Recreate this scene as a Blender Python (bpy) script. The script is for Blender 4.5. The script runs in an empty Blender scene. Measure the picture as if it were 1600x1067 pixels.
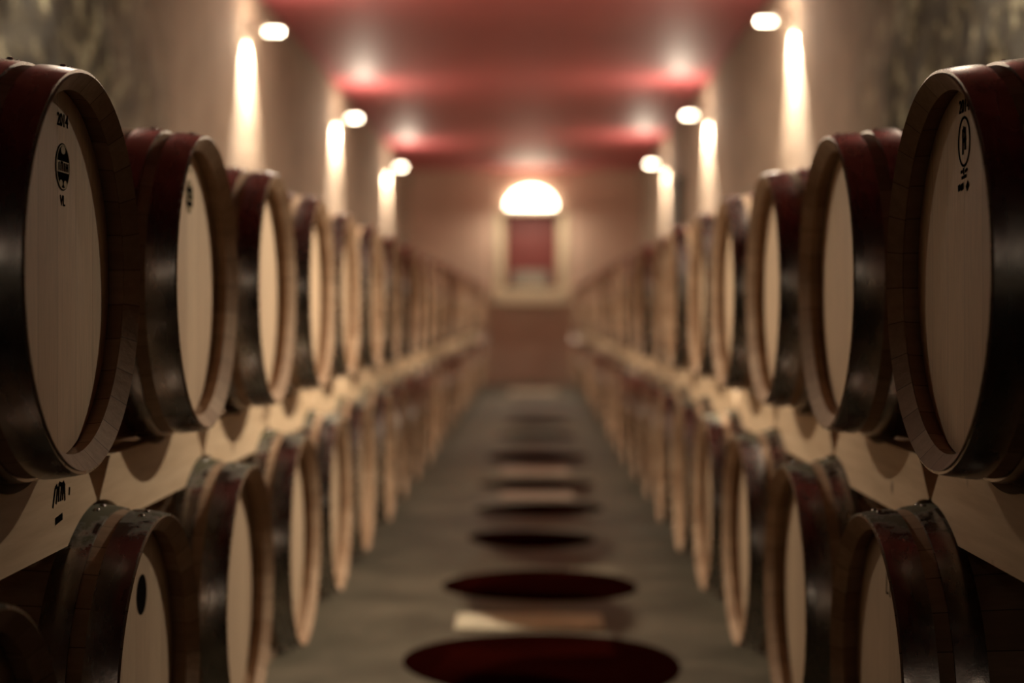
import bpy, bmesh, math, random
from mathutils import Vector, Matrix, noise
PI = math.pi
random.seed(7)
SC = bpy.context.scene
COL = SC.collection

# ------------------------------------------------------------------ camera
F = 2400.0                       # focal length in pixels of the 1600 px frame
CAMH = 1.08
cd = bpy.data.cameras.new('camera')
cd.sensor_width = 36; cd.lens = 36 * F / 1600
cd.shift_x = -32 / 1600; cd.shift_y = -47 / 1600
cd.clip_start = .05; cd.clip_end = 100
cd.dof.use_dof = True; cd.dof.focus_distance = 2.28; cd.dof.aperture_fstop = 1.75
cam = bpy.data.objects.new('camera', cd); COL.objects.link(cam)
cam.location = (0, 0, CAMH); cam.rotation_euler = (PI / 2, 0, 0)
SC.camera = cam

# ------------------------------------------------------------------ world, exposure
w = bpy.data.worlds.new('world'); SC.world = w; w.use_nodes = True
w.node_tree.nodes['Background'].inputs[0].default_value = (.0, .0, .0, 1)
w.node_tree.nodes['Background'].inputs[1].default_value = 0
SC.view_settings.view_transform = 'Standard'; SC.view_settings.look = 'None'
SC.view_settings.gamma = 1; SC.view_settings.exposure = 0.0
SC.view_settings.use_curve_mapping = False
SC.cycles.use_denoising = True
SC.cycles.max_bounces = 8; SC.cycles.diffuse_bounces = 6; SC.cycles.glossy_bounces = 4
SC.cycles.sample_clamp_indirect = 6
LAMPC = (1.0, .86, .66)
SPOT_W = 420; GLOW_W = 21; WIDE_W = 275

# ------------------------------------------------------------------ materials
def newmat(name):
    m = bpy.data.materials.new(name); m.use_nodes = True
    nt = m.node_tree; b = nt.nodes['Principled BSDF']
    return m, nt, b
def N(nt, typ, **kw):
    n = nt.nodes.new(typ)
    for k, v in kw.items():
        if k in ('operation', 'blend_type', 'gradient_type', 'data_type', 'noise_dimensions', 'feature'): setattr(n, k, v)
        else:
            n.inputs[int(k[1:]) if k[0] == 'i' and k[1:].isdigit() else k].default_value = v
    return n
def L(nt, a, b): nt.links.new(a, b)
def ramp(nt, fac, stops):
    r = nt.nodes.new('ShaderNodeValToRGB'); cr = r.color_ramp
    while len(cr.elements) < len(stops): cr.elements.new(.5)
    for e, (p, c) in zip(cr.elements, stops):
        e.position = p; e.color = (*c, 1)
    L(nt, fac, r.inputs[0]); return r.outputs[0]
def texco(nt, scale=(1, 1, 1), out='Object'):
    t = nt.nodes.new('ShaderNodeTexCoord'); m = nt.nodes.new('ShaderNodeMapping')
    m.inputs['Scale'].default_value = scale
    L(nt, t.outputs[out], m.inputs[0]); return m.outputs[0]
def bump(nt, b, h, strength, dist):
    n = nt.nodes.new('ShaderNodeBump'); n.inputs['Strength'].default_value = strength
    n.inputs['Distance'].default_value = dist
    L(nt, h, n.inputs['Height']); L(nt, n.outputs[0], b.inputs['Normal'])
def noise_tex(nt, vec, scale, detail=4, rough=.55):
    n = nt.nodes.new('ShaderNodeTexNoise'); n.inputs['Scale'].default_value = scale
    n.inputs['Detail'].default_value = detail; n.inputs['Roughness'].default_value = rough
    if vec is not None: L(nt, vec, n.inputs['Vector'])
    return n.outputs[0]
def mix(nt, fac, a, b, mode='MIX'):
    n = nt.nodes.new('ShaderNodeMix'); n.data_type = 'RGBA'; n.blend_type = mode
    for sock, v in ((n.inputs[0], fac), (n.inputs[6], a), (n.inputs[7], b)):
        if hasattr(v, 'node'): L(nt, v, sock)
        elif isinstance(v, tuple): sock.default_value = (*v, 1)
        else: sock.default_value = v
    return n.outputs[2]

def plain(name, col, rough=.6, metal=0, nscale=8, var=.25, emit=None, es=0):
    m, nt, b = newmat(name)
    n = noise_tex(nt, texco(nt), nscale)
    d = tuple(c * (1 - var) for c in col); u = tuple(min(1, c * (1 + var)) for c in col)
    L(nt, ramp(nt, n, [(.3, d), (.7, u)]), b.inputs['Base Color'])
    b.inputs['Roughness'].default_value = rough; b.inputs['Metallic'].default_value = metal
    if emit:
        b.inputs['Emission Color'].default_value = (*emit, 1); b.inputs['Emission Strength'].default_value = es
    return m

def wood_head(name, k):
    m, nt, b = newmat(name)
    t = nt.nodes.new('ShaderNodeTexCoord'); sx = nt.nodes.new('ShaderNodeSeparateXYZ')
    L(nt, t.outputs['Object'], sx.inputs[0])
    mu = N(nt, 'ShaderNodeMath', operation='MULTIPLY', i1=11.5); L(nt, sx.outputs[1], mu.inputs[0])
    fl = N(nt, 'ShaderNodeMath', operation='FLOOR'); L(nt, mu.outputs[0], fl.inputs[0])
    oi = nt.nodes.new('ShaderNodeObjectInfo')
    ad = N(nt, 'ShaderNodeMath', operation='ADD'); L(nt, fl.outputs[0], ad.inputs[0])
    rm = N(nt, 'ShaderNodeMath', operation='MULTIPLY', i1=37.0); L(nt, oi.outputs['Random'], rm.inputs[0]); L(nt, rm.outputs[0], ad.inputs[1])
    wn = nt.nodes.new('ShaderNodeTexWhiteNoise'); wn.noise_dimensions = '1D'; L(nt, ad.outputs[0], wn.inputs['W'])
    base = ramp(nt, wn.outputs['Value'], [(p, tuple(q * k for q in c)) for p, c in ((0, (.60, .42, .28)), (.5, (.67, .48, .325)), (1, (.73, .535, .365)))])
    gr = noise_tex(nt, texco(nt, (1, 42, 2.2)), 6, 5, .6)
    c = mix(nt, .55, base, ramp(nt, gr, [(.3, (.62, .62, .60)), (.7, (1, 1, 1))]), 'MULTIPLY')
    fr = N(nt, 'ShaderNodeMath', operation='FRACT'); L(nt, mu.outputs[0], fr.inputs[0])
    seam = N(nt, 'ShaderNodeMath', operation='LESS_THAN', i1=.014); L(nt, fr.outputs[0], seam.inputs[0])
    c = mix(nt, seam.outputs[0], c, (.25, .16, .10))
    L(nt, c, b.inputs['Base Color']); b.inputs['Roughness'].default_value = .55
    bump(nt, b, gr, .25, .002)
    return m
def wood_stave():
    m, nt, b = newmat('barrel_stave_oak')
    t = nt.nodes.new('ShaderNodeTexCoord'); sx = nt.nodes.new('ShaderNodeSeparateXYZ')
    L(nt, t.outputs['Object'], sx.inputs[0])
    at = N(nt, 'ShaderNodeMath', operation='ARCTAN2'); L(nt, sx.outputs[1], at.inputs[0]); L(nt, sx.outputs[2], at.inputs[1])
    mu = N(nt, 'ShaderNodeMath', operation='MULTIPLY', i1=30 / (2 * PI)); L(nt, at.outputs[0], mu.inputs[0])
    fl = N(nt, 'ShaderNodeMath', operation='FLOOR'); L(nt, mu.outputs[0], fl.inputs[0])
    wn = nt.nodes.new('ShaderNodeTexWhiteNoise'); wn.noise_dimensions = '1D'; L(nt, fl.outputs[0], wn.inputs['W'])
    base = ramp(nt, wn.outputs['Value'], [(0, (.34, .21, .13)), (.5, (.41, .27, .175)), (1, (.49, .335, .225))])
    gr = noise_tex(nt, texco(nt, (3, 26, 26)), 3, 4, .6)
    c = mix(nt, .55, base, ramp(nt, gr, [(.3, (.60, .58, .55)), (.7, (1, 1, 1))]), 'MULTIPLY')
    fr = N(nt, 'ShaderNodeMath', operation='FRACT'); L(nt, mu.outputs[0], fr.inputs[0])
    seam = N(nt, 'ShaderNodeMath', operation='LESS_THAN', i1=.03); L(nt, fr.outputs[0], seam.inputs[0])
    c = mix(nt, seam.outputs[0], c, (.14, .085, .055))
    L(nt, c, b.inputs['Base Color']); b.inputs['Roughness'].default_value = .7; b.inputs['Specular IOR Level'].default_value = .2
    bump(nt, b, gr, .3, .003)
    return m
def hoop_metal(name, dirt):
    m, nt, b = newmat(name)
    n = noise_tex(nt, texco(nt, (1, 1, 1)), 14, 6, .65)
    n2 = noise_tex(nt, texco(nt, (6, 2, 2)), 5, 4)
    c = ramp(nt, n, [(.3, (.26, .235, .215)), (.6, (.40, .37, .34)), (.8, (.48, .45, .41))])
    rgh = ramp(nt, n2, [(.3, (.20,) * 3), (.7, (.34,) * 3)])
    metal = None
    if dirt:   # crusted grey dust lying on the upward facing side of the hoops
        sx = nt.nodes.new('ShaderNodeSeparateXYZ'); t = nt.nodes.new('ShaderNodeTexCoord')
        L(nt, t.outputs['Object'], sx.inputs[0])
        up = N(nt, 'ShaderNodeMath', operation='MULTIPLY', i1=3.4); L(nt, sx.outputs[2], up.inputs[0])
        ad = N(nt, 'ShaderNodeMath', operation='ADD'); L(nt, up.outputs[0], ad.inputs[0]); L(nt, n, ad.inputs[1])
        d = ramp(nt, ad.outputs[0], [(.0, (0,) * 3), (.86, (0,) * 3), (.97, (1,) * 3)])
        # ramp input is clamped to 0..1: shift so only the crown of the hoop is dusty
        ad.operation = 'MULTIPLY_ADD'; ad.inputs[1].default_value = 1
        for l in list(ad.inputs[1].links): nt.links.remove(l)
        nn = N(nt, 'ShaderNodeMath', operation='MULTIPLY', i1=.9); L(nt, n, nn.inputs[0]); L(nt, nn.outputs[0], ad.inputs[2])
        su = N(nt, 'ShaderNodeMath', operation='SUBTRACT', i1=.50)
        L(nt, ad.outputs[0], su.inputs[0]); L(nt, su.outputs[0], d.node.inputs[0])
        c = mix(nt, d, c, (.095, .085, .045))
        rgh = mix(nt, d, rgh, (.9, .9, .9))
        inv = N(nt, 'ShaderNodeMath', operation='SUBTRACT', i0=1.0); L(nt, d, inv.inputs[1])
        L(nt, inv.outputs[0], b.inputs['Metallic'])
        bump(nt, b, n, .25, .004)
    else:
        b.inputs['Metallic'].default_value = 1
        bump(nt, b, n2, .06, .003)
    L(nt, c, b.inputs['Base Color']); L(nt, rgh, b.inputs['Roughness'])
    return m
def pine():
    m, nt, b = newmat('cradle_pine')
    oi = nt.nodes.new('ShaderNodeObjectInfo')
    va = nt.nodes.new('ShaderNodeVectorMath'); va.operation = 'SCALE'; va.inputs[0].default_value = (9, 5, 3); L(nt, oi.outputs['Random'], va.inputs['Scale'])
    vb = nt.nodes.new('ShaderNodeVectorMath'); vb.operation = 'ADD'
    t = nt.nodes.new('ShaderNodeTexCoord'); L(nt, t.outputs['Object'], vb.inputs[0]); L(nt, va.outputs[0], vb.inputs[1])
    mp = nt.nodes.new('ShaderNodeMapping'); mp.inputs['Scale'].default_value = (3, 1.6, 22); L(nt, vb.outputs[0], mp.inputs[0])
    g = noise_tex(nt, mp.outputs[0], 2.2, 4, .55)
    c = ramp(nt, g, [(.3, (.52, .36, .22)), (.55, (.62, .45, .29)), (.75, (.67, .50, .33))])
    vo = nt.nodes.new('ShaderNodeTexVoronoi'); vo.inputs['Scale'].default_value = 5.5; L(nt, vb.outputs[0], vo.inputs['Vector'])
    k = ramp(nt, vo.outputs['Distance'], [(.0, (1,) * 3), (.07, (.8,) * 3), (.11, (0,) * 3)])
    c = mix(nt, k, c, (.16, .08, .045))
    L(nt, c, b.inputs['Base Color']); b.inputs['Roughness'].default_value = .65
    bump(nt, b, g, .2, .002)
    return m
def stucco(name, c0, c1, c2, sc=3.0, bs=.5):
    m, nt, b = newmat(name)
    v = texco(nt)
    n = noise_tex(nt, v, sc, 7, .6); f = noise_tex(nt, v, 22, 5, .7)
    L(nt, ramp(nt, n, [(.3, c0), (.5, c1), (.72, c2)]), b.inputs['Base Color'])
    b.inputs['Roughness'].default_value = .9
    bump(nt, b, f, bs, .02)
    return m
def wall_mat():
    m, nt, b = newmat('wall_plaster_and_rock')
    v = texco(nt)
    n = noise_tex(nt, v, 3.0, 7, .6); r = noise_tex(nt, v, 8.5, 6, .62); f = noise_tex(nt, v, 22, 5, .7)
    pl = ramp(nt, n, [(.3, (.22, .155, .11)), (.5, (.28, .205, .148)), (.72, (.345, .255, .185))])
    ro = ramp(nt, r, [(.40, (.012, .008, .003)), (.55, (.045, .034, .016)), (.64, (.22, .195, .125))])
    sx = nt.nodes.new('ShaderNodeSeparateXYZ'); L(nt, v, sx.inputs[0])
    lo = noise_tex(nt, v, 1.1, 4)
    a = N(nt, 'ShaderNodeMath', operation='MULTIPLY_ADD', i1=1.6); L(nt, lo, a.inputs[0]); L(nt, sx.outputs[1], a.inputs[2])
    mr = nt.nodes.new('ShaderNodeMapRange'); mr.inputs['From Min'].default_value = 7.5; mr.inputs['From Max'].default_value = 8.7; L(nt, a.outputs[0], mr.inputs[0])
    L(nt, mix(nt, mr.outputs[0], ro, pl), b.inputs['Base Color'])
    b.inputs['Roughness'].default_value = .92
    h = N(nt, 'ShaderNodeMath', operation='ADD'); L(nt, r, h.inputs[0]); L(nt, f, h.inputs[1])
    bump(nt, b, h.outputs[0], .6, .03)
    return m
def ceil_mat():
    m, nt, b = newmat('ceiling_red_paint')
    n = noise_tex(nt, texco(nt, (1, .6, 1)), 1.3, 4)
    L(nt, ramp(nt, n, [(.3, (.39, .078, .088)), (.7, (.46, .105, .115))]), b.inputs['Base Color'])
    b.inputs['Roughness'].default_value = .58
    wv = nt.nodes.new('ShaderNodeTexWave'); wv.bands_direction = 'Y'; wv.inputs['Scale'].default_value = 1.5
    wv.inputs['Distortion'].default_value = .5; L(nt, texco(nt), wv.inputs['Vector'])
    bump(nt, b, wv.outputs[1], .22, .01)
    return m
def floor_mat():
    m, nt, b = newmat('floor_concrete')
    v = texco(nt)
    n = noise_tex(nt, v, 2.2, 6, .6); n2 = noise_tex(nt, v, 15, 4)
    c = ramp(nt, n, [(.3, (.045, .037, .023)), (.5, (.078, .064, .041)), (.7, (.13, .102, .068))])
    L(nt, c, b.inputs['Base Color'])
    L(nt, ramp(nt, n, [(.3, (.55,) * 3), (.7, (.8,) * 3)]), b.inputs['Roughness'])
    bump(nt, b, n2, .25, .01)
    return m
M = dict(
    head=wood_head('barrel_head_oak', 1), head_shaded=wood_head('barrel_head_shaded_oak', .70), stave=wood_stave(), hoop=hoop_metal('hoop_steel', False), hoopd=hoop_metal('hoop_steel_dusty', True),
    pine=pine(), ink=plain('stamp_ink', (.008, .006, .005), .9), tan=plain('emblem_tan', (.42, .31, .17), .7),
    wall=wall_mat(),
    back=stucco('back_wall_plaster', (.52, .36, .275), (.60, .42, .325), (.66, .48, .37), 1.6),
    ceil=ceil_mat(), floor=floor_mat(),
    lamp=plain('lamp_metal', (.5, .45, .38), .4, .6),
    cream=plain('niche_cream', (.46, .37, .26), .7, var=.08), sill=plain('sill_stone', (.72, .60, .42), .35, var=.08), red=plain('panel_red', (.10, .008, .005), .6, var=.15),
    grey=plain('grey_stone', (.20, .17, .14), .8), dark=plain('dark_steel', (.03, .025, .02), .5, .3),
    dark_red=plain('dark_red_patch', (.008, .0008, .0005), .9, nscale=3), plate=plain('pale_stone', (.50, .43, .31), .7), worn=plain('worn_stone', (.27, .20, .15), .8),
    beam=plain('runner_timber', (.16, .10, .06), .8), scuff=plain('dust_crust', (.40, .37, .28), .9))
for q in ('dark_red', 'ink'): M[q].node_tree.nodes['Principled BSDF'].inputs['Specular IOR Level'].default_value = 0
def glass(name, strength, col=(1, .86, .62)):
    m, nt, b = newmat(name)
    b.inputs['Base Color'].default_value = (.9, .85, .75, 1)
    b.inputs['Emission Color'].default_value = (*col, 1); b.inputs['Emission Strength'].default_value = strength
    return m
M['bulb'] = glass('lit_bulb_glass', 14); M['dome'] = glass('lit_dome_glass', 15)

# ------------------------------------------------------------------ mesh helpers
def add_box(bm, x0, x1, y0, y1, z0, z1, bev=0):
    vs = [bm.verts.new((x, y, z)) for x in (x0, x1) for y in (y0, y1) for z in (z0, z1)]
    f = [(0, 1, 3, 2), (4, 6, 7, 5), (0, 4, 5, 1), (2, 3, 7, 6), (0, 2, 6, 4), (1, 5, 7, 3)]
    fs = [bm.faces.new([vs[i] for i in q]) for q in f]
    if bev:
        es = list({e for q in fs for e in q.edges})
        bmesh.ops.bevel(bm, geom=es, offset=bev, segments=2, affect='EDGES')
def add_lathe(bm, prof, axis='X', seg=72, c=(0, 0, 0), closed=True):
    rings = []
    def P(a, r, t):
        if axis == 'X': p = (a, r * math.sin(t), r * math.cos(t))
        elif axis == 'Z': p = (r * math.cos(t), r * math.sin(t), a)
        else: p = (r * math.sin(t), a, r * math.cos(t))
        return (p[0] + c[0], p[1] + c[1], p[2] + c[2])
    for a, r in prof:
        if r < 1e-6: rings.append([bm.verts.new(P(a, 0, 0))])
        else: rings.append([bm.verts.new(P(a, r, 2 * PI * k / seg)) for k in range(seg)])
    n = len(rings); pairs = [(i, i + 1) for i in range(n - 1)]
    if closed: pairs.append((n - 1, 0))
    for i, j in pairs:
        A, B = rings[i], rings[j]
        for k in range(seg):
            k2 = (k + 1) % seg
            if len(A) == 1 and len(B) == 1: continue
            if len(A) == 1: bm.faces.new((A[0], B[k], B[k2]))
            elif len(B) == 1: bm.faces.new((A[k], B[0], A[k2]))
            else: bm.faces.new((A[k], B[k], B[k2], A[k2]))
def add_prism(bm, pts, x0, x1):          # outline in (y,z), extruded along x
    a = [bm.verts.new((x0, y, z)) for y, z in pts]; b = [bm.verts.new((x1, y, z)) for y, z in pts]
    bm.faces.new(a); bm.faces.new(list(reversed(b)))
    for i in range(len(pts)):
        j = (i + 1) % len(pts); bm.faces.new((a[i], b[i], b[j], a[j]))
def mesh(name, bm, m, smooth=False, sharp=40):
    bmesh.ops.recalc_face_normals(bm, faces=bm.faces)
    me = bpy.data.meshes.new(name); bm.to_mesh(me); bm.free()
    me.materials.append(m)
    if smooth:
        for p in me.polygons: p.use_smooth = True
        me.set_sharp_from_angle(angle=math.radians(sharp))
    return me
def link(name, me, parent=None, loc=(0, 0, 0), rot=(0, 0, 0)):
    o = bpy.data.objects.new(name, me); COL.objects.link(o)
    o.location = loc; o.rotation_euler = rot
    if parent is not None: o.parent = parent
    return o
def obj(name, bm, m, parent=None, loc=(0, 0, 0), rot=(0, 0, 0), smooth=False):
    return link(name, mesh(name, bm, m, smooth), parent, loc, rot)
def tag(o, label, cat, group=None):
    o['label'] = label; o['category'] = cat
    if group: o['group'] = group
    return o
def thing(name, label, cat, loc, rotz=0, group=None):
    o = bpy.data.objects.new(name, None); COL.objects.link(o)
    o.empty_display_size = .1
    o.location = loc; o.rotation_euler = (0, 0, rotz)
    return tag(o, label, cat, group)
def struct(name, bm, m, smooth=False):
    o = obj(name, bm, m, smooth=smooth); o['kind'] = 'structure'; return o
def text_mesh(body, size, m):
    cu = bpy.data.curves.new('writing', 'FONT'); cu.body = body; cu.size = size; cu.extrude = .0003
    cu.align_x = 'CENTER'; cu.align_y = 'CENTER'; cu.offset = size * .015
    o = bpy.data.objects.new('writing', cu); COL.objects.link(o)
    bpy.context.view_layer.update()
    me = bpy.data.meshes.new_from_object(o.evaluated_get(bpy.context.evaluated_depsgraph_get()))
    bpy.data.objects.remove(o); me.materials.clear(); me.materials.append(m); return me

# ------------------------------------------------------------------ the cellar
XL, XR, HC, YB, YF = -1.82, 1.59, 3.18, 22.8, -14.0
def side_wall(name, x, sgn, seed):
    # rough rendered wall: a fine grid pushed in and out, thick behind; bare rock near the camera
    bm = bmesh.new(); ny, nz = 720, 64
    g = []
    for j in range(ny + 1):
        y = YF + (YB - YF) * j / ny; row = []
        rough = .028 if y < 7.2 else max(.007, .028 - .03 * (y - 7.2))
        for k in range(nz + 1):
            z = HC * k / nz
            p = Vector((y * 2.2 + seed, z * 2.2, 0))
            d = noise.fractal(p * 1.6, 1.0, 2.1, 5) * rough + noise.noise(p * .35) * .012
            row.append(bm.verts.new((x + sgn * d, y, z)))
        g.append(row)
    for j in range(ny):
        for k in range(nz): bm.faces.new((g[j][k], g[j + 1][k], g[j + 1][k + 1], g[j][k + 1]))
    o = x - sgn * .25
    ring = [g[j][0] for j in range(ny + 1)] + [g[ny][k] for k in range(1, nz + 1)] + [g[j][nz] for j in range(ny - 1, -1, -1)] + [g[0][k] for k in range(nz - 1, 0, -1)]
    outer = [bm.verts.new((o, v.co.y, v.co.z)) for v in ring]
    for i in range(len(ring)):
        j = (i + 1) % len(ring); bm.faces.new((ring[i], ring[j], outer[j], outer[i]))
    bm.faces.new(outer)
    for f in bm.faces:
        f.smooth = True
    me = mesh(name, bm, M['wall'])
    ob = link(name, me); ob['kind'] = 'structure'; return ob
side_wall('wall_left', XL, 1, 3.0); side_wall('wall_right', XR, -1, 11.0)
bm = bmesh.new(); add_box(bm, XL - .25, XR + .25, YF - .25, YB + .9, -.2, 0); struct('floor', bm, M['floor'])
bm = bmesh.new(); add_box(bm, XL - .25, XR + .25, YF - .25, YB + .9, HC, HC + .2); struct('ceiling', bm, M['ceil'])
bm = bmesh.new(); add_box(bm, XL - .25, XR + .25, YF - .25, YF, 0, HC); struct('wall_front', bm, M['wall'])
# back wall with its niche opening
nx0, nx1, nz0, nz1 = -.56, .53, 1.42, 2.56
bm = bmesh.new()
add_box(bm, XL - .25, nx0, YB, YB + .5, 0, HC); add_box(bm, nx1, XR + .25, YB, YB + .5, 0, HC)
add_box(bm, nx0, nx1, YB, YB + .5, 0, nz0); add_box(bm, nx0, nx1, YB, YB + .5, nz1, HC)
struct('wall_back', bm, M['back'])
# niche fittings: splayed cream jambs, red panel, sill, grey block
t = thing('wall_niche', 'lit niche in the end wall with cream jambs, red panel and pale sill', 'niche', (0, YB, nz0))
for s, xo, xi in ((-1, nx0, -.41), (1, nx1, .37)):
    bm = bmesh.new()
    for (a, b2, h) in ((0, nz1 - nz0, 0),):
        p = [(xo, 0), (xi - s * -.0, .36), (xi, .40), (xo, .40)]
        p = [(xo, -.02), (xo - s * .055, -.02), (xi, .34), (xi, .40), (xo, .40)]
        lo = [bm.verts.new((x, y, 0)) for x, y in p]; hi = [bm.verts.new((x, y, nz1 - nz0)) for x, y in p]
        bm.faces.new(lo); bm.faces.new(list(reversed(hi)))
        for i in range(len(p)):
            j = (i + 1) % len(p); bm.faces.new((lo[i], lo[j], hi[j], hi[i]))
    obj('jamb', bm, M['cream'], t)
bm = bmesh.new(); add_box(bm, -.42, .38, .38, .42, 0, nz1 - nz0); obj('back_panel', bm, M['red'], t)
bm = bmesh.new(); add_box(bm, -.60, .56, -.14, .0, -.235, .0, .012); obj('sill', bm, M['sill'], t)
bm = bmesh.new(); add_box(bm, nx0, nx1, 0.001, .40, -.02, .001); obj('niche_floor', bm, M['cream'], t)
bm = bmesh.new(); add_box(bm, -.27, .27, -.14, .14, 0, .27, .03)
tag(obj('stone_block', bm, M['grey'], None, (-.03, YB + .2, nz0 + .002)), 'grey stone block standing in the lit niche before the red panel', 'stone block')
# dome lamp over the niche
t = thing('dome_wall_lamp', 'bright half-dome wall lamp above the niche on the end wall', 'wall lamp', (-.02, YB, nz1 + .06))
bm = bmesh.new(); prof = [(.30 * math.sin(a), .36 * math.cos(a)) for a in [PI / 2 * k / 12 for k in range(13)]]
prof = [(0, 0)] + [(z, r) for z, r in prof]
add_lathe(bm, prof, 'Z', 48, closed=False)
geo = bm.verts[:] + bm.edges[:] + bm.faces[:]
bmesh.ops.bisect_plane(bm, geom=geo, plane_co=(0, -.012, 0), plane_no=(0, 1, 0), clear_outer=True)
for v in bm.verts: v.co.y *= .62
obj('glass_shade', bm, M['dome'], t, smooth=True)
bm = bmesh.new(); add_box(bm, -.38, .38, -.03, 0, -.03, 0); obj('base_plate', bm, M['lamp'], t)
ld = bpy.data.lights.new('dome_fill_light', 'AREA'); ld.shape = 'RECTANGLE'; ld.size = .6; ld.size_y = .18; ld.energy = 20; ld.color = LAMPC
lo = bpy.data.objects.new('dome_fill_light', ld); COL.objects.link(lo); lo.parent = t; lo.location = (0, -.40, -.045); lo.rotation_euler = (.1, 0, 0)  # added area light, hung in front of the lamp to wash the wall

# dark box on the right wall
t = thing('wall_cabinet', 'narrow dark metal box fixed high on the right wall between two lamps', 'box', (XR, 16.3, CAMH + .75))
bm = bmesh.new(); add_box(bm, -.09, .02, -.22, .22, 0, .68, .008); obj('body', bm, M['dark'], t)
bm = bmesh.new(); add_box(bm, -.10, -.088, -.19, .19, .03, .65, .004); obj('door', bm, M['dark'], t)

# ------------------------------------------------------------------ sconces
def sconce(x, y, z, sgn, label, k=1.0, kw=None):
    kw = k if kw is None else kw
    # sgn: direction from the wall into the room
    t = thing('wall_sconce', label, 'wall lamp', (x, y, z), 0, 'wall lamps along both walls')
    s = sgn
    bm = bmesh.new(); add_lathe(bm, [(0, 0), (0, .06), (s * .02, .055), (s * .025, 0)], 'X', 32, (0, 0, .03), False); obj('wall_plate', bm, M['lamp'], t, smooth=True)
    bm = bmesh.new(); add_lathe(bm, [(s * .01, 0), (s * .01, .012), (s * .10, .012), (s * .10, 0)], 'X', 16, (0, 0, .03), False); obj('arm', bm, M['lamp'], t, smooth=True)
    bm = bmesh.new(); add_lathe(bm, [(s * .09, 0), (s * .09, .030), (s * .115, .034), (s * .12, 0)], 'X', 24, (0, 0, .015), False); obj('socket', bm, M['lamp'], t, smooth=True)
    bm = bmesh.new(); prof = [(s * .118, 0)] + [(s * (.205 + .016 * math.sin(a)), .017 * math.cos(a)) for a in [PI / 2 * q / 6 for q in range(7)]]
    prof.insert(1, (s * .118, .015)); prof.insert(2, (s * .14, .017))
    add_lathe(bm, prof, 'X', 32, (0, 0, .005), False); obj('glass_bulb', bm, M['bulb'], t, smooth=True)
    ld = bpy.data.lights.new('sconce_spot', 'SPOT'); ld.energy = SPOT_W * k; ld.color = LAMPC; ld.spot_size = math.radians(80); ld.spot_blend = .5; ld.shadow_soft_size = .02
    lo = bpy.data.objects.new('sconce_spot', ld); COL.objects.link(lo); lo.parent = t; lo.location = (s * .08, 0, -.02); lo.rotation_euler = (0, s * .30, 0)
    ld = bpy.data.lights.new('sconce_glow', 'POINT'); ld.energy = GLOW_W * k; ld.color = LAMPC; ld.shadow_soft_size = .06
    lo = bpy.data.objects.new('sconce_glow', ld); COL.objects.link(lo); lo.parent = t; lo.location = (s * .255, 0, .0)
    ld = bpy.data.lights.new('sconce_wide', 'SPOT'); ld.energy = WIDE_W * kw; ld.color = LAMPC; ld.spot_size = math.radians(108); ld.spot_blend = 1; ld.shadow_soft_size = .03
    lo = bpy.data.objects.new('sconce_wide', ld); COL.objects.link(lo); lo.parent = t; lo.location = (s * .20, 0, -.06); lo.rotation_euler = (0, s * -.92, 0)
ord_w = ['nearest visible', 'middle', 'farthest']
for i, (y, dz) in enumerate(((9.8, 1.78), (14.2, 1.78), (19.2, 1.80))):
    sconce(XL, y, CAMH + dz, 1, 'small glowing lamp on the left wall, %s of its three visible lamps' % ord_w[i])
for i, (y, dz) in enumerate(((9.35, 1.76), (13.9, 1.77), (18.3, 1.75))):
    sconce(XR, y, CAMH + dz, -1, 'small glowing lamp on the right wall, %s of its three visible lamps' % ord_w[i])
sconce(XL, 5.45, CAMH + 1.78, 1, 'lamp on the left wall outside the frame above the bare rock', .3, 1.25)
sconce(XR, 5.1, CAMH + 1.77, -1, 'lamp on the right wall outside the frame above the bare rock', .3, 1.9)
sconce(XL, -7.5, CAMH + 1.78, 1, 'lamp on the left wall behind the camera, first one', .45)
sconce(XR, -7.5, CAMH + 1.78, -1, 'lamp on the right wall behind the camera, first one', .45)
sconce(XL, -12, CAMH + 1.78, 1, 'lamp on the left wall behind the camera, second one', .45)
sconce(XR, -12, CAMH + 1.78, -1, 'lamp on the right wall behind the camera, second one', .45)

# ------------------------------------------------------------------ barrel
BL = .95; RH = .283; RB = .319
def rad(x): u = (x + BL / 2) / (BL / 2); return RH + (RB - RH) * (1 - u * u)
bm = bmesh.new()
prof = []
n = 26
for k in range(n + 1): x = -BL * k / n; prof.append((x, rad(x) - .003))
inner = [(-BL + .020, RH - .026), (-BL + .024, RH - .019), (-BL + .052, RH - .016), (-BL + .055, RH - .03), (-.055, RH - .03), (-.052, RH - .016), (-.024, RH - .019), (-.020, RH - .026)]
add_lathe(bm, prof + inner, 'X', 120)
me_stave = mesh('staves', bm, M['stave'], True, 25)
bm = bmesh.new()
add_lathe(bm, [(-.046, 0), (-.046, RH - .020), (-.062, RH - .020), (-.062, 0)], 'X', 96, closed=False)
me_head = mesh('head', bm, M['head'], True)
me_head_shaded = me_head.copy(); me_head_shaded.materials[0] = M['head_shaded']  # same oak, with the shade of the lower rows put into its colour
HOOPS = [(-.003, -.054), (-.078, -.126), (-.285, -.325), (-.625, -.665), (-.824, -.872), (-.896, -.947)]
def hoop_mesh(x0, x1, mat):
    bm = bmesh.new(); th = .0022
    o = [x0 + (x1 - x0) * q / 4 for q in range(5)]
    prof = [(x, rad(x) + th - (.0008 if q in (0, 4) else 0)) for q, x in enumerate(o)] + [(x, rad(x) - .0035) for x in reversed(o)]
    add_lathe(bm, prof, 'X', 120)
    return mesh('hoop', bm, mat, True, 50)
hoops = {False: [hoop_mesh(a, b, M['hoop']) for a, b in HOOPS], True: [hoop_mesh(a, b, M['hoopd']) for a, b in HOOPS]}
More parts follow.
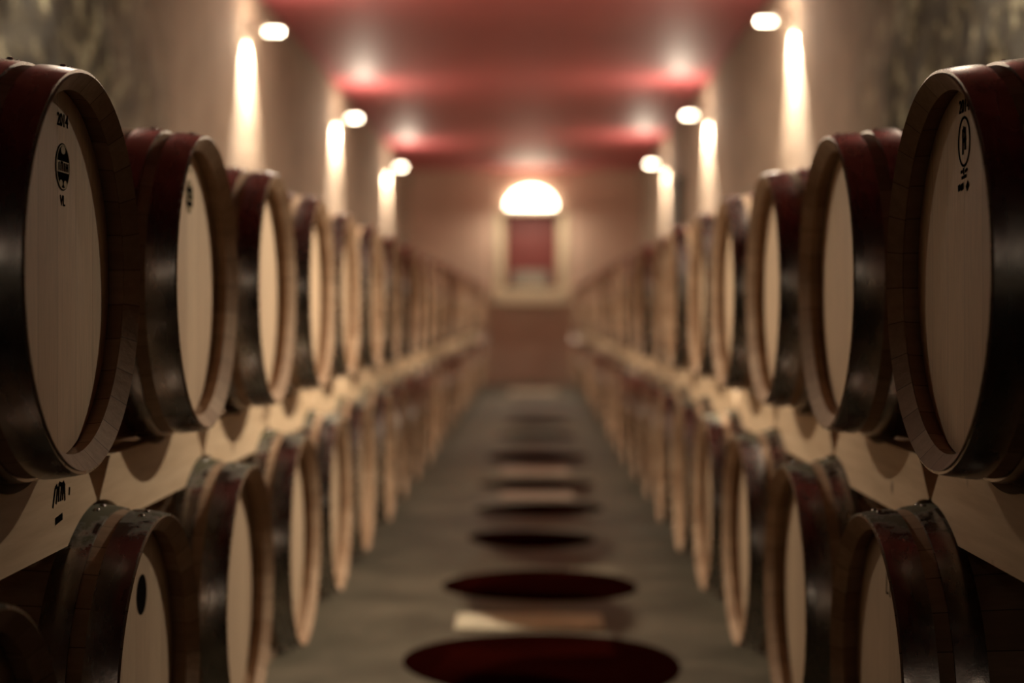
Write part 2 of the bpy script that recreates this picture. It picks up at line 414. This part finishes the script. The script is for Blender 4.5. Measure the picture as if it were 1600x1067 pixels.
bm = bmesh.new(); add_lathe(bm, [(0, .0055), (.0018, .005), (.0035, .003), (.0042, 0)], 'Z', 16, closed=False)
me_rivet = mesh('rivet', bm, M['hoop'], True)
bm = bmesh.new(); add_lathe(bm, [(-.03, 0), (-.03, .024), (.008, .029), (.010, .027), (.010, 0)], 'Z', 24, closed=False)
me_bung = mesh('bung', bm, M['tan'], True)

def make_barrel(dusty, rivets):
    r = thing('wine_barrel', '', 'barrel', (0, 0, 0))
    for nm, me in (('staves', me_stave), ('head', me_head_shaded if dusty else me_head)):  # lower rows: dusty hoops, and heads with shade in their colour
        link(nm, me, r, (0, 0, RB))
    link('head', me_head, r, (-BL + .108, 0, RB))   # the far end's head
    link('bung', me_bung, r, (-BL / 2, 0, RB * 2 - .003))
    for i, h in enumerate(hoops[dusty]):
        ho = link('hoop', h, r, (0, 0, RB))
        if rivets and i in (0, 1):
            xc = sum(HOOPS[i]) / 2; ang = -.12
            for dx in (0,):
                x = xc + dx * (1 if i == 0 else .7); rr = rad(x) + .0018
                for a2 in (ang, ang + .12):
                    link('rivet', me_rivet, ho, (x, rr * math.sin(a2), rr * math.cos(a2)), (-a2, 0, 0))
    return r
def copy_tree(o, parent=None):
    c = o.copy(); COL.objects.link(c)
    if parent is not None: c.parent = parent
    for ch in list(o.children): copy_tree(ch, c)
    return c
protos = {}
ORD = ['nearest', 'second', 'third', 'fourth', 'fifth', 'sixth', 'seventh', 'eighth', 'ninth', 'tenth', 'eleventh', 'twelfth', 'thirteenth',
       'fourteenth', 'fifteenth', 'sixteenth', 'seventeenth', 'eighteenth', 'nineteenth', 'twentieth', 'twenty-first', 'twenty-second', 'twenty-third', 'twenty-fourth', 'twenty-fifth']
def order(i, n):
    return '%s barrel from the camera' % ORD[i] if i <= n // 2 else ('%s barrel from the end wall' % ('first' if n - 1 - i == 0 else ORD[n - 1 - i]))
STEP = .815
UP0, LO0 = 2.18, 2.565
ZU = CAMH + .055; ZL = CAMH - .624
SPECIAL = {
 ('left', 'upper', 0): 'large oak barrel at left edge, head stamped 2014 over a dark oval crest',
 ('left', 'upper', 1): 'oak barrel beside the 2014 crest barrel, head with small dark oval stamp',
 ('right', 'upper', 0): 'large oak barrel at right edge, head in shade with faint outlined oval stamp',
 ('left', 'lower', 1): 'dusty oak barrel at lower left with a solid black round mark on its head',
 ('right', 'lower', 1): 'dusty oak barrel at lower right with faint handwriting on its shaded head',
}
barrels = {}
first = {}
def row(side, level):
    s = -1 if side == 'left' else 1
    up = level == 'upper'
    xf = {('left', 'upper'): -.628, ('left', 'lower'): -.616, ('right', 'upper'): .567, ('right', 'lower'): .551}[(side, level)]
    zc = ZU if up else ZL
    ys = [UP0 + STEP * i for i in range(24)] if up else [LO0 + STEP * (i - 1) for i in range(25)]
    if not up and side == 'right': ys = ys[1:]
    n = len(ys)
    for i, y in enumerate(ys):
        riv = i < 5; dusty = not up; key = (dusty, riv)
        if key not in first:
            b = first[key] = make_barrel(dusty, riv)
        else:
            b = copy_tree(first[key])
        jx = 0 if i < 4 else random.uniform(-.012, .012)
        b.location = (xf + jx, y, zc - RB); b.rotation_euler = (0, 0, 0 if side == 'left' else PI)
        j = i if (up or side == 'right') else i - 1
        kk = (side, level, j if up else j + (1 if side == 'left' else 1))
        lab = SPECIAL.get((side, level, j + (0 if up else 1)))
        if i == 0 and not up and side == 'left': lab = 'dark barrel cut off by the bottom left corner of the photo'
        if not lab:
            look = 'steel-hooped oak barrel' if up else 'dusty-hooped oak barrel'
            nn = n if (up or side == 'right') else n - 1
            lab = '%s, %s in the %s %s row' % (look, order(j, nn).replace(' barrel', ''), level, side)
        b['label'] = lab; b['category'] = 'barrel'; b['group'] = 'barrels in the %s %s row' % (level, side)
        # turn the staves so that the seams differ; heads keep their boards near upright
        for ch in b.children:
            if ch.name.startswith('staves'): ch.rotation_euler = (random.uniform(0, 6.28), 0, 0)
            if ch.name.startswith('head'): ch.rotation_euler = (random.uniform(-.12, .12) if i > 1 else 0.02, 0, 0)
        barrels[(side, level, j if up else j + 1)] = b
for sd in ('left', 'right'):
    for lv in ('upper', 'lower'): row(sd, lv)

# stamps and writing on the heads, given by offset along the aisle (dy) and height from the head's centre
def head_of(b):
    return [c for c in b.children if c.name.startswith('head') and c.location.x > -.2][0]
def on_head(b, me, dy, dz, name, side, z=.0457):
    h = head_of(b)
    q = 1 if side == 'left' else -1
    o = link(name, me, h)
    # head local frame: +x looks into the aisle; local y is along the row
    R = Matrix(((0, 0, 1), (1, 0, 0), (0, 1, 0)))     # text x -> local y, text y -> local z, text normal -> local x
    o.matrix_local = Matrix.Translation((-.0455, q * dy, dz)) @ R.to_4x4()
    h.rotation_euler = (0, 0, 0)
    return o
def disc_bm(ry, rz, bm=None, c=(0, 0), z=0, n=40, th=.0003):
    bm = bm or bmesh.new()
    lo = [bm.verts.new((c[0] + ry * math.cos(2 * PI * k / n), c[1] + rz * math.sin(2 * PI * k / n), z)) for k in range(n)]
    hi = [bm.verts.new((v.co.x, v.co.y, z + th)) for v in lo]
    bm.faces.new(lo); bm.faces.new(list(reversed(hi)))
    for k in range(n):
        j = (k + 1) % n; bm.faces.new((lo[k], lo[j], hi[j], hi[k]))
    return bm
def ring_bm(r, rz, wd, bm=None, z=0, n=48):
    bm = bm or bmesh.new(); v = []
    for k in range(n):
        a = 2 * PI * k / n
        v.append([bm.verts.new(((r - d) * math.cos(a), (rz - d) * math.sin(a), z + h)) for d, h in ((0, 0), (wd, 0), (wd, .0004), (0, .0004))])
    for k in range(n):
        j = (k + 1) % n
        for q in range(4): bm.faces.new((v[k][q], v[k][(q + 1) % 4], v[j][(q + 1) % 4], v[j][q]))
    return bm
def strokes(segs, wd=.004):
    bm = bmesh.new()
    for (x0, y0, x1, y1) in segs:
        d = Vector((x1 - x0, y1 - y0, 0)); nrm = Vector((-d.y, d.x, 0)).normalized() * wd / 2
        p = [Vector((x0, y0, 0)) - nrm, Vector((x1, y1, 0)) - nrm, Vector((x1, y1, 0)) + nrm, Vector((x0, y0, 0)) + nrm]
        lo = [bm.verts.new(v) for v in p]; hi = [bm.verts.new(v + Vector((0, 0, .0004))) for v in p]
        bm.faces.new(lo); bm.faces.new(list(reversed(hi)))
        for k in range(4):
            j = (k + 1) % 4; bm.faces.new((lo[k], lo[j], hi[j], hi[k]))
    return bm
b = barrels[('left', 'upper', 0)]
on_head(b, text_mesh('2014', .026, M['ink']), .022, .218, 'stamped_year', 'left')
def crest(b, side, dy, dz, r=.034):
    on_head(b, mesh('crest_stamp', disc_bm(r * .98, r), M['ink']), dy, dz, 'crest_stamp', side)
    bm = ring_bm(r * .93, r * .95, .002, z=.0006)
    # pale band across the middle with dark letters, pale scroll shapes above and below
    for (x0, x1, z0, z1) in ((-.030, .030, -.008, .008),):
        vs = [(x0, z0), (x1, z0), (x1, z1), (x0, z1)]
        lo = [bm.verts.new((x, y, .0006)) for x, y in vs]; bm.faces.new(lo)
    disc_bm(.010, .006, bm, (0, .024), .0006, 20); disc_bm(.007, .005, bm, (-.010, -.024), .0006, 20); disc_bm(.007, .005, bm, (.010, -.024), .0006, 20)
    on_head(b, mesh('crest_band', bm, M['tan']), dy, dz, 'crest_band', side)
    on_head(b, mesh('crest_letters', strokes([(x, -.006, x, .006) for x in (-.02, -.011, -.003, .005, .013, .021)] + [(-.011, .006, -.003, .006), (.013, 0, .021, 0)], .003), M['ink']), dy, dz, 'crest_letters', side).location.x += .001
crest(b, 'left', .022, .152)
on_head(b, text_mesh('VL', .021, M['ink']), .022, .103, 'stamped_letters', 'left')
b = barrels[('left', 'upper', 1)]
crest(b, 'left', .02, .170, .033)
on_head(b, mesh('stamped_year', strokes([(-.025, 0, -.008, 0), (.0, 0, .02, 0)], .009), M['tan']), .02, .222, 'stamped_year', 'left')
b = barrels[('right', 'upper', 0)]
on_head(b, text_mesh('2014', .026, M['ink']), .0, .236, 'stamped_year', 'right')
on_head(b, mesh('crest_outline', ring_bm(.030, .036, .0035), M['ink']), 0, .186, 'crest_outline', 'right')
on_head(b, mesh('crest_figure', strokes([(-.006, -.018, -.006, .018), (.006, -.012, .004, .020), (-.008, 0, .010, .004), (-.004, .02, .006, .012)], .006), M['ink']), 0, .186, 'crest_figure', 'right')
on_head(b, mesh('stamped_letters', strokes([(-.016, 0, -.008, .002), (-.002, -.004, -.002, .006), (.006, 0, .016, .003), (-.012, -.008, .012, -.006)], .004), M['ink']), 0, .143, 'stamped_letters', 'right')
on_head(b, mesh('stamped_letters', strokes([(-.030, -.001, -.020, .001), (-.016, -.001, -.004, .002), (.012, -.004, .022, .004)], .009), M['ink']), 0, .122, 'stamped_letters', 'right')
b = barrels[('left', 'lower', 1)]
on_head(b, mesh('round_mark', disc_bm(.033, .034), M['ink']), .035, .145, 'round_mark', 'left')
b = barrels[('left', 'lower', 2)]
on_head(b, mesh('round_mark', disc_bm(.033, .034), M['ink']), -.035, .140, 'round_mark', 'left')
b = barrels[('right', 'lower', 1)]
on_head(b, mesh('handwriting', strokes([(-.02, .02, -.024, -.016), (-.024, -.016, -.008, -.013), (.004, .014, .002, -.018), (.012, .018, .020, -.01)], .003), M['ink']), 0, .165, 'handwriting', 'right')

# ------------------------------------------------------------------ cradles between the two rows
def arc(cy, cz, r, y0, y1, n, up):
    out = []
    for k in range(n + 1):
        y = y0 + (y1 - y0) * k / n; h = math.sqrt(max(0, r * r - (y - cy) ** 2))
        out.append((y, cz + (h if up else -h)))
    return out
def cradle_block(xin):
    # local y along the row centred on the upper barrel, z measured from the camera height
    top = -.247; bot = -.366
    ru = max(rad(-xin - .062), rad(-xin + .012)) + .007; rl = ru - .002
    hw = math.sqrt(max(0, ru ** 2 - (.055 - top) ** 2)) if ru > .055 - top else 0
    tip = -.624 + rl + .004
    pts = [(-.398, tip)]
    pts += [(-.335, top)]
    if hw: pts += arc(0, .055, ru, -hw, hw, 14, False)
    pts += [(.335, top), (.398, tip)]
    # lower corners are scooped to sit on the barrels beneath
    a = .4075 - .03
    yb = .4075 - math.sqrt(max(0, rl ** 2 - (bot + .624) ** 2))
    pts += [(y, z) for y, z in arc(.4075, -.624, rl, .396, yb, 10, True)]
    pts += [(y, z) for y, z in arc(-.4075, -.624, rl, -yb, -.396, 10, True)]
    out = []
    for p in pts:
        if not out or (abs(out[-1][0] - p[0]) + abs(out[-1][1] - p[1])) > 1e-4: out.append(p)
    return out
def cradle_proto():
    r = thing('barrel_cradle', '', 'barrel cradle', (0, 0, 0))
    for nm, x in (('front_block', .097), ('rear_block', .76)):
        bm = bmesh.new(); pts = [(y, z + .366) for y, z in cradle_block(x)]
        add_prism(bm, pts, -x - .05, -x)
        obj(nm, bm, M['pine'], r)
    bm = bmesh.new(); add_box(bm, -.76, -.147, -.06, .06, .001, .05); obj('rail', bm, M['pine'], r)
    return r
cproto = None
for sd in ('left', 'right'):
    for i in range(24):
        if cproto is None: c = cproto = cradle_proto()
        else: c = copy_tree(cproto)
        c.location = (-.628 if sd == 'left' else .567, LO0 - STEP / 2 + STEP * i, CAMH - .366)
        c.rotation_euler = (0, 0, 0 if sd == 'left' else PI)
        c['category'] = 'barrel cradle'; c['group'] = 'cradles on the %s' % sd
        c['label'] = 'pine cradle block under the %s in the upper %s row' % (order(i, 24), sd)
        if sd == 'left' and i == 0:
            c['label'] = 'pine cradle block at left edge with black handwriting on its face'
            marked = c
fb = [q for q in marked.children if q.name.startswith('front_block')][0]
mk = link('handwriting', mesh('handwriting', strokes([(-.052, -.016, -.040, .012), (-.040, .012, -.030, .016), (-.036, -.012, -.028, .014), (-.024, -.010, -.020, .018), (-.020, .018, -.008, .014),
          (-.014, -.010, -.008, .018), (-.004, -.010, .0, .018), (.0, .018, .008, .010), (.008, -.012, .006, .010), (.030, -.006, .032, .006), (-.040, -.036, -.004, -.032), (-.040, -.041, -.004, -.037)], .006), M['ink']), fb)
mk.matrix_local = Matrix.Translation((-.0968, .215, .366 - .281)) @ Matrix(((0, 0, 1), (1, 0, 0), (0, 1, 0))).to_4x4()

# ------------------------------------------------------------------ runners under the lower rows
for sd, s in (('left', -1), ('right', 1)):
    x0 = .616 if sd == 'left' else .551
    for nm, xo in (('inner', .24), ('outer', .66)):
        xs = s * (x0 + xo); h = ZL - (max(rad(-xo - .06), rad(-xo + .06)) + .004)
        bm = bmesh.new(); add_box(bm, xs - .05, xs + .05, 1.2, YB - .6, 0, h - .002, .004)
        tag(obj('timber_runner', bm, M['beam']), 'long dark timber runner on the floor beneath the %s barrels, %s one' % (sd, 'aisle-side' if nm == 'inner' else 'wall-side'), 'timber runner', 'runners under the barrels')

# ------------------------------------------------------------------ floor patches and pale slabs
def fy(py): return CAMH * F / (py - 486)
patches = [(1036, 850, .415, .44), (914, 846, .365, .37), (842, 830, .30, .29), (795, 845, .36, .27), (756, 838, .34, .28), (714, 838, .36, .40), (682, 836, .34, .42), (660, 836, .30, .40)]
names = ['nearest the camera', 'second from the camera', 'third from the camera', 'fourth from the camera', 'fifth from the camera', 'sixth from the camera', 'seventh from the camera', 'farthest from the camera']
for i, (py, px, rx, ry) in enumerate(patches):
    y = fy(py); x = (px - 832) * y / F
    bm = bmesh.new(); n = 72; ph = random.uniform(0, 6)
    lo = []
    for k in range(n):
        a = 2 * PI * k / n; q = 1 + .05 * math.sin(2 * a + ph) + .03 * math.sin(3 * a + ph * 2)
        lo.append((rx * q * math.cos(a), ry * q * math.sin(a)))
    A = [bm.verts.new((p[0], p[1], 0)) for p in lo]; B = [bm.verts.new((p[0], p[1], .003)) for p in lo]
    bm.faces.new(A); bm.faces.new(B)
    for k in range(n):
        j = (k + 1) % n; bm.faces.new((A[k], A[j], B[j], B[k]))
    o = obj('floor_patch', bm, M['dark_red'], None, (x, y, .0005))  # thin sheet, darker and redder than the floor
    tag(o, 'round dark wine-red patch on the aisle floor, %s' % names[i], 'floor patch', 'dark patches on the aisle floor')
for i, (py, px, wd, dp) in enumerate([(972, 827, .51, .25), (775, 838, .42, .30), (735, 836, .45, .5), (612, 833, .62, 1.2)]):
    y = fy(py); x = (px - 832) * y / F
    bm = bmesh.new(); add_box(bm, -wd / 2, wd / 2, -dp / 2, dp / 2, 0, .006, .002); mm = M['worn'] if i in (1, 2) else M['plate']
    tag(obj('floor_slab', bm, mm, None, (x, y, .0005)), 'pale rectangular slab across the aisle floor, %s' % ['between the two nearest dark patches', 'beyond the fourth dark patch', 'beyond the fifth dark patch', 'in front of the end wall'][i], 'floor slab', 'pale slabs in the aisle')
bm = bmesh.new(); add_lathe(bm, [(0, 0), (0, .03), (.035, .024), (.04, 0)], 'Z', 24, closed=False)
tag(obj('floor_bung', bm, M['dark'], None, (-.63, 4.28, .001), smooth=True), 'small round black stopper lying on the floor by the lower left barrels', 'stopper')
